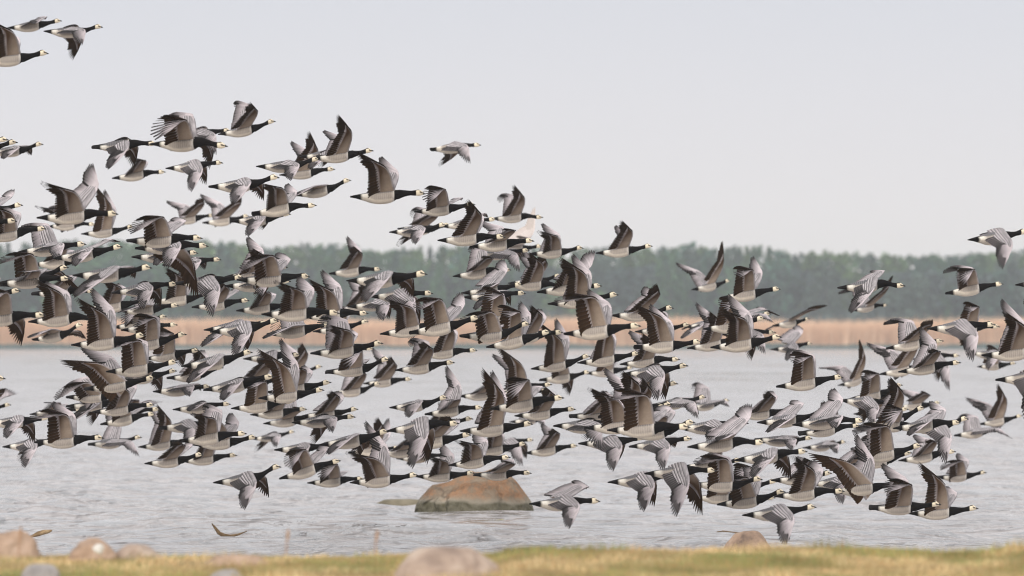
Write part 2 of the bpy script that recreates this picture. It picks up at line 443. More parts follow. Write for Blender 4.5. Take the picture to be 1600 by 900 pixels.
def interp(pts):
    def f(t):
        t = min(pts[-1][0], max(pts[0][0], t))
        for (a, ha), (b, hb) in zip(pts, pts[1:]):
            if a <= t <= b: return ha + (hb - ha) * (t - a) / (b - a)
        return pts[-1][1]
    return f
BM = boulder_mat()

def big_boulder():
    """flat-topped glacial boulder; its outline is the photograph's, its body is a full closed stone"""
    d = 83.0; s = d / F
    # silhouette: column px -> top row
    sil = interp([(0, 797), (2, 790), (6, 782), (12, 775), (20, 766), (28, 759), (50, 753), (66, 747), (76, 742), (90, 738), (112, 737), (136, 740), (150, 746), (160, 754), (168, 764), (177, 776), (183, 785), (186, 797)])
    base = 800.0
    nu, nv = 90, 30
    V = []; Fc = []
    for j in range(nv + 1):
        v = j / nv                      # 0 = front waterline, 0.5 = ridge, 1 = back waterline
        for i in range(nu + 1):
            u = i / nu * 186
            top = (base - sil(u)) * s
            w = math.sin(math.pi * v) ** 0.55 if 0 < v < 1 else 0
            halfd = 0.12 + 0.55 * math.sin(math.pi * min(1, max(0, u / 186))) ** 0.6
            y = -math.cos(math.pi * v) * halfd
            x = (u - 93) * s * (1 - 0.10 * (1 - w) * 0)
            nn = noise.noise(Vector((x * 2.1, y * 2.1, w * 2 + 4))) * 0.07 + noise.noise(Vector((x * 5, y * 5, w * 4))) * 0.035 - 0.05 * max(0, 0.1 - abs(noise.noise(Vector((x * 1.6 + 3, y, w * 1.5))))) * 10 * 0.4
            z = top * w + (nn if 0.12 < v < 0.88 and abs(v - 0.5) > 0.05 else 0) * w
            # a cracked step across the face
            if 0.15 < v < 0.5 and u > 105: z += 0.03 * math.sin((u - 105) * 0.05)
            y += nn * 1.4
            V.append((x, y, z if 0 < v < 1 else -0.25))
    for j in range(nv):
        for i in range(nu):
            a = j * (nu + 1) + i
            Fc.append((a, a + 1, a + nu + 2, a + nu + 1))
    o = mesh_obj('boulder', V, Fc, BM, loc=((648 + 93 - 800) * s, d, EYE + (HOR - base) * s))
    tag(o, 'big rusty orange boulder with green-grey algae belt standing in the water', 'boulder')
big_boulder()
WET = noise_mat('wet_stone', [(0.3, (0.12, 0.105, 0.07)), (0.6, (0.24, 0.21, 0.15)), (0.8, (0.33, 0.28, 0.21))], 3, 8, 0.6, 0.5, 9)
rock('flat_rock', 588, 668, 777, 789, 85.5, WET, 'low flat olive-grey rock awash beside the big boulder', 0.5, 3, amp=0.12, flat=0.3)
PINK = noise_mat('pink_granite', [(0.3, (0.24, 0.18, 0.15)), (0.5, (0.43, 0.33, 0.27)), (0.7, (0.58, 0.48, 0.40))], 5, 8, 0.9, 0.5, 20)
TAN = noise_mat('tan_granite', [(0.3, (0.15, 0.11, 0.09)), (0.5, (0.43, 0.30, 0.22)), (0.72, (0.55, 0.41, 0.32))], 4, 8, 0.9, 0.5, 20)
GREY = noise_mat('grey_granite', [(0.3, (0.20, 0.19, 0.19)), (0.55, (0.40, 0.37, 0.36)), (0.75, (0.58, 0.54, 0.52))], 6, 8, 0.9, 0.5, 20)
G = 'stones along the grassy bank'
rock('shore_rock', -40, 62, 828, 872, 35.9, TAN, 'brown round rock at the bank, cut by the left picture edge', 0.8, 1, group=G)
rock('shore_rock', 104, 183, 841, 876, 35.5, TAN, 'orange shore rock carrying a white patch, beside a pink one', 0.7, 2, group=G)
rock('shore_rock', 176, 262, 847, 878, 35.6, PINK, 'pink shore rock sloping down, beside the white-patched orange rock', 0.8, 4, group=G, prof=interp([(0, 1), (.45, .95), (1, .5)]))
rock('shore_rock', 612, 798, 846, 935, 33.2, PINK, 'largest pinkish rock rising from the turf below the boulder', 0.7, 5, amp=0.1, flat=0.12, group=G)
rock('shore_rock', 26, 98, 881, 925, 32.9, GREY, 'pale grey stone in the turf at the bottom left corner', 0.8, 6, group=G)
rock('shore_rock', 322, 382, 890, 915, 32.9, GREY, 'dark small stone poking through the turf, bottom edge', 0.8, 7, group=G)
rock('shore_rock', 318, 418, 862, 884, 34.7, TAN, 'low wide stone half sunk in the turf near the pink rock', 0.7, 8, group=G, flat=0.3)
rock('shore_rock', 1124, 1218, 830, 892, 65.0, TAN, 'brown rock rising just behind the turf under the diving goose', 0.8, 9, group=G)

def white_patch():
    wm = noise_mat('white_stain', [(0.3, (0.6, 0.58, 0.54)), (0.7, (0.85, 0.83, 0.8))], 20)
    o = rock('rock_patch', 143, 161, 848, 860, 35.0, wm, 'white patch on the orange shore rock', 0.6, 12, sub=3)  # white patch of the orange rock, modelled as a small stone
    o['category'] = 'rock_patch'
    o.rotation_euler = (0, math.radians(38), 0)
white_patch()

def driftwood(name, pts, rads, d, mat, label, cat):
    """a bent tapering branch or strip swept along points given in the view"""
    P = [at(px, py, d + dd) for px, py, dd in pts]
    loc = P[0].copy(); V = []; Fc = []; ns = 8
    for i, p in enumerate(P):
        t = (P[min(i + 1, len(P) - 1)] - P[max(i - 1, 0)]).normalized()
        a = t.cross(Vector((0, 0, 1))).normalized(); b = t.cross(a).normalized()
        for k in range(ns):
            q = 2 * math.pi * k / ns
            rr = rads[i] * (1 + 0.2 * math.sin(i * 2.3 + k))
            V.append(p - loc + a * math.cos(q) * rr * 1.3 + b * math.sin(q) * rr)
    for i in range(len(P) - 1):
        for k in range(ns):
            Fc.append((i * ns + k, i * ns + (k + 1) % ns, (i + 1) * ns + (k + 1) % ns, (i + 1) * ns + k))
    for e0 in (0, len(P) - 1):
        for k in range(0, ns - 2, 2):
            Fc.append((e0 * ns, e0 * ns + k + 1, e0 * ns + k + 2, e0 * ns + (k + 3) % ns))
    o = mesh_obj(name, V, Fc, mat, loc=loc)
    return tag(o, label, cat)
WOOD = noise_mat('driftwood', [(0.3, (0.12, 0.08, 0.04)), (0.55, (0.30, 0.20, 0.11)), (0.75, (0.46, 0.34, 0.20))], 9, 7, 0.9, 0.4, 30)
driftwood('driftwood', [(38, 843, 0), (44, 841, .02), (52, 837, .05), (60, 834, .08), (69, 832, .08), (76, 830, .06), (81, 829, .05)], [.004, .010, .018, .026, .028, .020, .008], 72, WOOD, 'brown bent driftwood chunk sticking out by the left rocks', 'driftwood')
driftwood('driftwood', [(331, 818, 0), (336, 825, .02), (343, 833, .05), (350, 837, .08), (360, 838, .10), (372, 835, .12), (386, 830, .14)], [.006, .016, .022, .024, .018, .012, .004], 73, WOOD, 'curved brown driftwood strip below the lowest left goose', 'driftwood')
driftwood('stick', [(1120, 831, 0), (1130, 830, .02), (1142, 831, .05), (1152, 832.5, .06), (1165, 833, .1)], [.005, .008, .008, .006, .003], 74.5, WOOD, 'thin dark stick floating beside the brown rock behind turf', 'stick')
YEL = noise_mat('yellow_weed', [(0.3, (0.25, 0.22, 0.02)), (0.7, (0.45, 0.40, 0.05))], 12)
driftwood('weed_tuft', [(378, 810, 0), (385, 809.5, 0), (393, 808, 0), (402, 809, 0), (411, 810.5, 0)], [.008, .02, .026, .02, .006], 80, YEL, 'flat yellow-green weed tuft floating under the lowest left goose', 'weed')

driftwood('weed_tuft', [(768, 815, 0), (775, 814.5, 0), (783, 813.5, 0), (791, 814, 0), (799, 815, 0)], [.006, .014, .018, .013, .004], 79, YEL, 'small dark olive weed tuft floating just below the boulder', 'weed')

def stem(px, py0, py1, d, label):
    m = attr_stem
    V = []; Fc = []; ns = 6; P = [at(px + dx, py0 + (py1 - py0) * t, d) for t, dx in ((0, 0), (.4, 1), (.8, 3), (1, 4))]
    loc = P[0].copy()
    for i, p in enumerate(P):
        r = 0.004 * (1 - 0.2 * i)
        if i >= 2: r = 0.009 if i == 2 else 0.003
        for k in range(ns): V.append((p.x - loc.x + r * math.cos(k * 1.047), p.y - loc.y + r * math.sin(k * 1.047), p.z - loc.z))
    for i in range(3):
        for k in range(ns): Fc.append((i * ns + k, i * ns + (k + 1) % ns, (i + 1) * ns + (k + 1) % ns, (i + 1) * ns + k))
    tag(mesh_obj('grass_stem', V, Fc, m, loc=loc), label, 'grass stem', 'tall dry stems in front of the water')
attr_stem = noise_mat('dry_stem', [(0.3, (0.35, 0.2, 0.13)), (0.7, (0.5, 0.33, 0.22))], 30)
stem(29, 868, 822, 33, 'tall dry stem rising beside the driftwood chunk')
stem(447, 866, 826, 33, 'short dry stem right of the curved driftwood strip')
stem(586, 866, 828, 33, 'dry stem nearest to the largest pinkish rock')

# ------------------------------------------------------------------ geese
def goose_mat():
    m, t, b = new_mat('plumage', 0.75, 0.08)
    L = t.links.new; NN = t.nodes.new
    a = NN('ShaderNodeAttribute'); a.attribute_name = 'Col'
    c = NN('ShaderNodeTexCoord')
    w = NN('ShaderNodeTexWave'); w.wave_type = 'BANDS'; w.bands_direction = 'X'; w.inputs['Scale'].default_value = 17; w.inputs['Distortion'].default_value = 2.5
    w.inputs['Detail'].default_value = 2; w.inputs['Detail Scale'].default_value = 3
    mr1 = NN('ShaderNodeMapRange'); mr1.inputs['To Min'].default_value = 0.45; mr1.inputs['To Max'].default_value = 1.12
    L(c.outputs['Object'], w.inputs['Vector']); L(w.outputs['Fac'], mr1.inputs['Value'])
    iv = NN('ShaderNodeMix'); iv.data_type = 'FLOAT'; iv.inputs[2].default_value = 1.0
    L(a.outputs['Alpha'], iv.inputs[0]); L(mr1.outputs[0], iv.inputs[3])
    n = NN('ShaderNodeTexNoise'); n.inputs['Scale'].default_value = 60; n.inputs['Detail'].default_value = 3
    mr2_ = NN('ShaderNodeMapRange'); mr2_.inputs['To Min'].default_value = 0.82; mr2_.inputs['To Max'].default_value = 1.18
    L(c.outputs['Object'], n.inputs['Vector']); L(n.outputs['Fac'], mr2_.inputs['Value'])
    mu = NN('ShaderNodeMath'); mu.operation = 'MULTIPLY'; L(iv.outputs[0], mu.inputs[0]); L(mr2_.outputs[0], mu.inputs[1])
    vm = NN('ShaderNodeVectorMath'); vm.operation = 'SCALE'; L(a.outputs['Color'], vm.inputs[0]); L(mu.outputs[0], vm.inputs['Scale'])
    L(vm.outputs[0], b.inputs['Base Color'])
    return m
PLUM = goose_mat()
BLACK, BT, _b = new_mat('bill_horn', 0.35, 0.4); _b.inputs['Base Color'].default_value = (0.018, 0.016, 0.016, 1)
EYEM, BT, _b = new_mat('eye_dark', 0.15, 0.6); _b.inputs['Base Color'].default_value = (0.01, 0.008, 0.008, 1)

def nrm(v):
    return v / (np.linalg.norm(v, axis=-1, keepdims=True) + 1e-9)

RINGS = np.array([  # x, z centre, half height, half width
    (-.335, -.032, .0060, .052), (-.305, -.031, .0135, .047), (-.278, -.031, .0200, .041), (-.252, -.032, .0255, .037), (-.228, -.033, .0310, .039), (-.195, -.035, .039, .046),
    (-.160, -.036, .050, .056), (-.120, -.035, .058, .065), (-.080, -.033, .063, .070), (-.040, -.030, .065, .072), (-.005, -.027, .064, .071),
    (.025, -.023, .060, .066), (.046, -.019, .055, .060), (.054, -.0175, .053, .057), (.075, -.013, .046, .049), (.098, -.010, .045, .042), (.120, -.004, .0385, .035),
    (.145, .001, .0320, .028), (.175, .006, .0262, .0230), (.205, .009, .0228, .0205), (.232, .0105, .0222, .0198), (.247, .012, .0228, .0198), (.253, .013, .0235, .0202),
    (.264, .0135, .0255, .0218), (.276, .013, .0258, .0218), (.288, .0115, .0232, .0196), (.299, .0085, .0172, .0155), (.308, .006, .0125, .0120), (.314, .005, .0085, .0085)])
NSEG = 18
BLK = np.array([.007, .006, .007]); 

def body_mesh(neck, rng, tailfan):
    R = RINGS.copy(); R[3:14, 2] *= 1.07
    R[20:, 2:] *= 1.17
    # neck curve: lower/raise head
    k = np.clip((R[:, 0] - .08) / .2, 0, 1)
    R[:, 1] += neck * np.sin(k * math.pi * 0.5) ** 2 * 0.05 - 0.012 * np.sin(k * math.pi) * (1 if neck > 0 else 0.2)
    R[:5, 3] *= np.linspace(tailfan, 1, 5)
    ph = np.arange(NSEG) / NSEG * 2 * math.pi
    cy, sz = np.cos(ph), np.sin(ph)
    V = np.zeros((len(R), NSEG, 3))
    V[:, :, 0] = R[:, 0:1]
    V[:, :, 1] = R[:, 3:4] * cy[None]
    # flatter back, fuller belly
    V[:, :, 2] = R[:, 1:2] + R[:, 2:3] * np.where(sz > 0, sz * 0.86, sz)[None]
    # round the breast front edge & ragged tail tip
    V[0, :, 0] += 0.012 * np.abs(cy) - 0.006
    C = np.zeros((len(R), NSEG, 4)); C[..., 3] = 0
    X = R[:, 0]
    for i, x in enumerate(X):
        for j in range(NSEG):
            s = sz[j]; cc = cy[j]
            al = 0.0
            if x >= .2515:                                  # head
                if s > 0.86 and x < .280: c = BLK           # crown
                elif x > .286 and -0.1 < s < 0.55 and abs(cc) > 0.5: c = np.array([.05, .04, .035])   # lores
                else: c = np.array([.82, .72, .55])
            elif x > .050: c = BLK
            elif x > .044: c = np.array([.62, .58, .54])    # pale breast edge
            elif x < -.232 - .012 * abs(s): c = BLK * 1.2
            elif x < -.165 - .035 * max(s, -1):                                  # vent and rump
                c = (np.array([.74, .70, .63]) if s > -.3 else np.array([.60, .54, .46])) if s < 0.8 else np.array([.06, .055, .055])
            else:
                if s > 0.55: c = np.array([.17, .165, .175]); al = .8      # barred back
                elif s > -0.45: c = np.array([.42, .37, .33]); al = .28  # flank
                else: c = np.array([.74, .655, .55]); al = .05
            C[i, j, :3] = c; C[i, j, 3] = al
    idx = np.arange(len(R) * NSEG).reshape(len(R), NSEG)
    nx = np.roll(idx, -1, axis=1)
    Fc = np.stack([idx[:-1], nx[:-1], nx[1:], idx[1:]], -1).reshape(-1, 4)
    V = V.reshape(-1, 3); C = C.reshape(-1, 4)
    # end caps as quads strips
    caps = []
    for e0, rev in ((0, True), ((len(R) - 1) * NSEG, False)):
        for k2 in range(NSEG // 2 - 1):
            q = (e0 + k2, e0 + k2 + 1, e0 + NSEG - 2 - k2, e0 + NSEG - 1 - k2)
            caps.append(q[::-1] if rev else q)
    return V, np.vstack([Fc, np.array(caps)]), C

ROWS = np.array([0., .3, .62, .86, 1.0])
def wing_mesh(side, T, rng, pole, pale=0.0):
    """arm and hand posed by two-bone IK so that the longest primary ends at T; every flight feather its own vane, coverts a solid airfoil"""
    S = np.array([.045, side * .042, .020])
    La, Lb = .27, .41
    D = T - S; d = np.linalg.norm(D)
    if d > .655:
        k = d / .655; La *= k; Lb *= k
    if d < .24: D = D / (d + 1e-6) * .24; d = .24; T = S + D
    u = D / d
    a = (La * La - Lb * Lb + d * d) / (2 * d); a = max(-La * .95, min(La, a))
    h = math.sqrt(max(0, La * La - a * a))
    p = pole - u * np.dot(pole, u); p = p / np.linalg.norm(p)
    Wr = S + u * a + p * h
    s1 = nrm(Wr - S); s2 = nrm(T - Wr)
    back = np.array([-1.0, 0, -.10])
    c1 = nrm(back - s1 * np.dot(back, s1))
    c2 = c1 - s2 * np.dot(c1, s2)
    if np.linalg.norm(c2) < .3: c2 = c2 + 0.5 * (back - s2 * np.dot(back, s2))
    c2 = nrm(c2)
    n1 = np.cross(s1, c1) * side; n2 = np.cross(s2, c2) * side
    if np.dot(n1, n2) < -.2: n2 = nrm(n1 - s2 * np.dot(n1, s2))
    Lh = .15 * Lb / .41
    Hd = Wr + s2 * Lh                                  # end of the hand bone
    def bone(q):                                       # q 0..1 arm, 1..2 hand: one smooth curve through the bent wing
        if q < .55: return S + (Wr - S) * q
        if q > 1.55: return Wr + s2 * Lh * (q - 1)
        A = S + (Wr - S) * .55; Bq = Wr + s2 * Lh * .55; x = (q - .55)
        return A * (1 - x) ** 2 + Wr * 2 * x * (1 - x) + Bq * x * x
    nS, nP = 11, 10
    base, dirs, lens, wids, nor, pri, tips = [], [], [], [], [], [], []
    dlast = None
    for j in range(nS):
        t = (j + .3) / nS
        an = math.radians(-8 + 40 * t ** 1.4)
        dd = c1 * math.cos(an) + s1 * math.sin(an)
        base.append(bone(t)); dirs.append(nrm(dd)); lens.append(.242 - .055 * t + rng.uniform(-.004, .004)); wids.append(.050); nor.append(n1); pri.append(0)
        dlast = nrm(dd)
    for j in range(nP):
        t = j / (nP - 1)
        om = math.acos(max(-1, min(1, float(np.dot(dlast, s2))))) + 1e-4
        dd = (dlast * math.sin((1 - t) * om) + s2 * math.sin(t * om)) / math.sin(om)
        dd = nrm(dd)
        base.append(bone(1 + t)); dirs.append(dd)
        ln = .195 + .090 * math.sin(min(1, t * 1.15) * math.pi / 2) if t < .99 else (Lb - Lh)
        if t > .85: ln = Lb - Lh - (.0 if t > .99 else -.006)
        lens.append(ln + rng.uniform(-.005, .005)); wids.append(.050 - .022 * t); nor.append(nrm(n1 * (1 - t) + n2 * t)); pri.append(t + .01)
    base = np.array(base); dirs = np.array(dirs); lens = np.array(lens); wids = np.array(wids); nor = np.array(nor); pri = np.array(pri)
    nf = len(lens)
    nor = nrm(nor - dirs * np.sum(nor * dirs, 1, keepdims=True))
    lat = np.cross(nor, dirs)
    prof = np.tile(np.array([.75, 1, 1.05, 1.0, .6]), (nf, 1))
    emar = pri > .45
    prof[emar] = np.array([.85, 1, .66, .36, .12])
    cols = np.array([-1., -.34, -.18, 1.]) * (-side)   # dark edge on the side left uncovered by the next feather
    r = ROWS[None, :, None, None]
    stack = (np.arange(nf) * .0006)[:, None, None, None]
    camb = np.where(pri > 0, .10 - .16 * pri, .16)[:, None, None, None]
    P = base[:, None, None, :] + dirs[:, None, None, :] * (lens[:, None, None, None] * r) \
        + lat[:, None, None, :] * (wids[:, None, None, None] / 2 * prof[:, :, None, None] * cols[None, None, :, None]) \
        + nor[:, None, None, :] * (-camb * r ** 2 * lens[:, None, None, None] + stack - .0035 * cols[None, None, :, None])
    Pl = P - nor[:, None, None, :] * .0016
    # colour upper
    cu = np.zeros((nf, 5, 4, 4))
    g = np.array([.37, .33, .345])
    for i in range(nf):
        jit = rng.uniform(.85, 1.15)
        rowk = np.array([1.0, 1.0, .80, .40, .22]) if pri[i] == 0 else np.array([1.1, 1.05, .62 - .2 * pri[i], .24 - .12 * pri[i], .06])
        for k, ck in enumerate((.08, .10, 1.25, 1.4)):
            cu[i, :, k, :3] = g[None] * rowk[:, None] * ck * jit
    cu[..., :3] = cu[..., :3] * (1 - pale) + np.array([.7, .62, .58]) * pale
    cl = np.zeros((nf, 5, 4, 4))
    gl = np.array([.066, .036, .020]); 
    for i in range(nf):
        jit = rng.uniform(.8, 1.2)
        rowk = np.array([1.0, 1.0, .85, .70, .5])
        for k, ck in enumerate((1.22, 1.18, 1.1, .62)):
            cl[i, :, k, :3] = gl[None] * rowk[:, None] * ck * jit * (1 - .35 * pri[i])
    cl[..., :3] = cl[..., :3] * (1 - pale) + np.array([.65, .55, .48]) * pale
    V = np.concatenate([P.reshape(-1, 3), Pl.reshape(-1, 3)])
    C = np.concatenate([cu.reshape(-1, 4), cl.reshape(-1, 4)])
    q = []
    for rr in range(4):
        for k in range(3):
            a0 = rr * 4 + k
            q.append((a0, a0 + 1, a0 + 5, a0 + 4))
    q = np.array(q)
    fu = (q[None] + (np.arange(nf) * 20)[:, None, None]).reshape(-1, 4)
    fl = (q[None, :, ::-1] + (np.arange(nf) * 20)[:, None, None]).reshape(-1, 4) + nf * 20
    Fc = np.vstack([fu, fl])
    # coverts: closed airfoil along arm and hand
    st = []
    for t in (-.22, 0, .15, .3, .45, .6, .75, .88, 1.0): 
        an = math.radians(-8 + 40 * max(0, t) ** 1.4) * .8
        st.append((bone(t), nrm(c1 * math.cos(an) + s1 * math.sin(an)), n1, (.150 - .032 * t), .019 - .007 * max(0, t)))
    dl8 = nrm(c1 * math.cos(.45) + s1 * math.sin(.45))
    for t in (.18, .4, .65, .85, 1.0):
        om = math.acos(max(-1, min(1, float(np.dot(dl8, s2))))) + 1e-4
        dd = nrm(dl8 * math.sin((1 - t * .9) * om) + s2 * math.sin(t * .9 * om))
        nn = nrm(n1 * (1 - t) + n2 * t); nn = nrm(nn - dd * np.dot(nn, dd))
        st.append((bone(1 + t), dd, nn, (.116 - .05 * t), .012 - .007 * t))
    fu_ = np.array([-.10, .0, .10, .17, .24, .28, .36, .42, .46, .54, .60, .64, .72, .79, .83, .91, .96, 1.0])
    # barred greater and lesser coverts
    tone = np.array([.38, .34, .27, .25, .13, .38, .25, .09, .44, .25, .06, .50, .25, .045, .54, .25, .04, .50])
    thk = np.interp(fu_, [-.1, 0, .12, .22, .37, .54, .7, .9, 1], [0, .55, .9, 1, .97, .85, .68, .42, .28])
    fl_ = np.array([1.07, .8, .6, .3, .1])
    thl = np.array([.05, .25, .4, .45, .35])
    ns = len(st); m = len(fu_) + len(fl_)
    VV = np.zeros((ns, m, 3)); CC = np.zeros((ns, m, 4))
    for i, (p0, cd, nn, ln, th) in enumerate(st):
        fr = fu_.copy(); arc = .10 * math.sin(min(1, max(0, i / 10)) * math.pi) + .012 * math.sin(i * 1.9)
        fr[2:-1] += arc * np.sin(np.clip(fu_[2:-1], 0, 1) * math.pi) * .55
        VV[i, :len(fu_)] = p0 + cd * (ln * fr)[:, None] + nn * (thk * th + .0005 - .16 * (fr ** 2) * (ln ** 2) / .19)[:, None]
        VV[i, len(fu_):] = p0 + cd * (ln * (.72 - .012 * i) * fl_)[:, None] - nn * (thl * th + .0030 + .16 * ((fl_ * .72) ** 2) * (ln ** 2) / .19)[:, None]
        tt = tone * rng.uniform(.72, 1.28, len(tone))
        if i >= 9: tt = tt * .8
        CC[i, :len(fu_), :3] = tt[:, None] * np.array([1.08, 1.0, 1.04]) * rng.uniform(.95, 1.1)
        lp, lb = np.array([.36, .285, .225]), np.array([.080, .046, .027])      # pale lining near the body, brown outwards and aft
        wq = np.clip(1.35 - i / 8.0 - np.array([.6, .35, .15, .0, .0]), 0, 1)[:, None]
        CC[i, len(fu_):, :3] = (lp * wq + lb * (1 - wq)) * rng.uniform(.9, 1.1)
    CC[..., :3] = CC[..., :3] * (1 - pale) + np.array([.72, .64, .6]) * pale
    b0 = len(V)
    idx = np.arange(ns * m).reshape(ns, m) + b0
    nx = np.roll(idx, -1, axis=1)
    Fa = np.stack([idx[:-1], idx[1:], nx[1:], nx[:-1]], -1).reshape(-1, 4)
    V = np.concatenate([V, VV.reshape(-1, 3)]); C = np.concatenate([C, CC.reshape(-1, 4)])
    if side > 0: pass
    return V, np.vstack([Fc, Fa]), C

def bill_mesh():
    rs = [(.306, .0075, .0115, .0105), (.314, .006, .0095, .0095), (.323, .0035, .0068, .0078), (.331, .0015, .0045, .0058), (.3365, .0, .0022, .0030)]
    V = []; Fc = []
    for x, z, hh, hw in rs:
        for k in range(8):
            a = k / 8 * 2 * math.pi; V.append((x, hw * math.cos(a), z + hh * math.sin(a)))
    for i in range(len(rs) - 1):
        for k in range(8): Fc.append((i * 8 + k, i * 8 + (k + 1) % 8, (i + 1) * 8 + (k + 1) % 8, (i + 1) * 8 + k))
    e0 = (len(rs) - 1) * 8
    Fc += [(e0, e0 + 1, e0 + 6, e0 + 7), (e0 + 1, e0 + 2, e0 + 5, e0 + 6), (e0 + 2, e0 + 3, e0 + 4, e0 + 5)]
    o = mesh_obj('bill', V, Fc, BLACK); return o
def eye_mesh():
    bm = bmesh.new(); bmesh.ops.create_uvsphere(bm, u_segments=10, v_segments=6, radius=.0042)
    for f in bm.faces: f.smooth = True
    me = bpy.data.meshes.new('eye'); bm.to_mesh(me); bm.free(); me.materials.append(EYEM)
    return me
_b0 = bill_mesh(); BILL = _b0.data; bpy.data.objects.remove(_b0)
EYE_ME = eye_mesh()

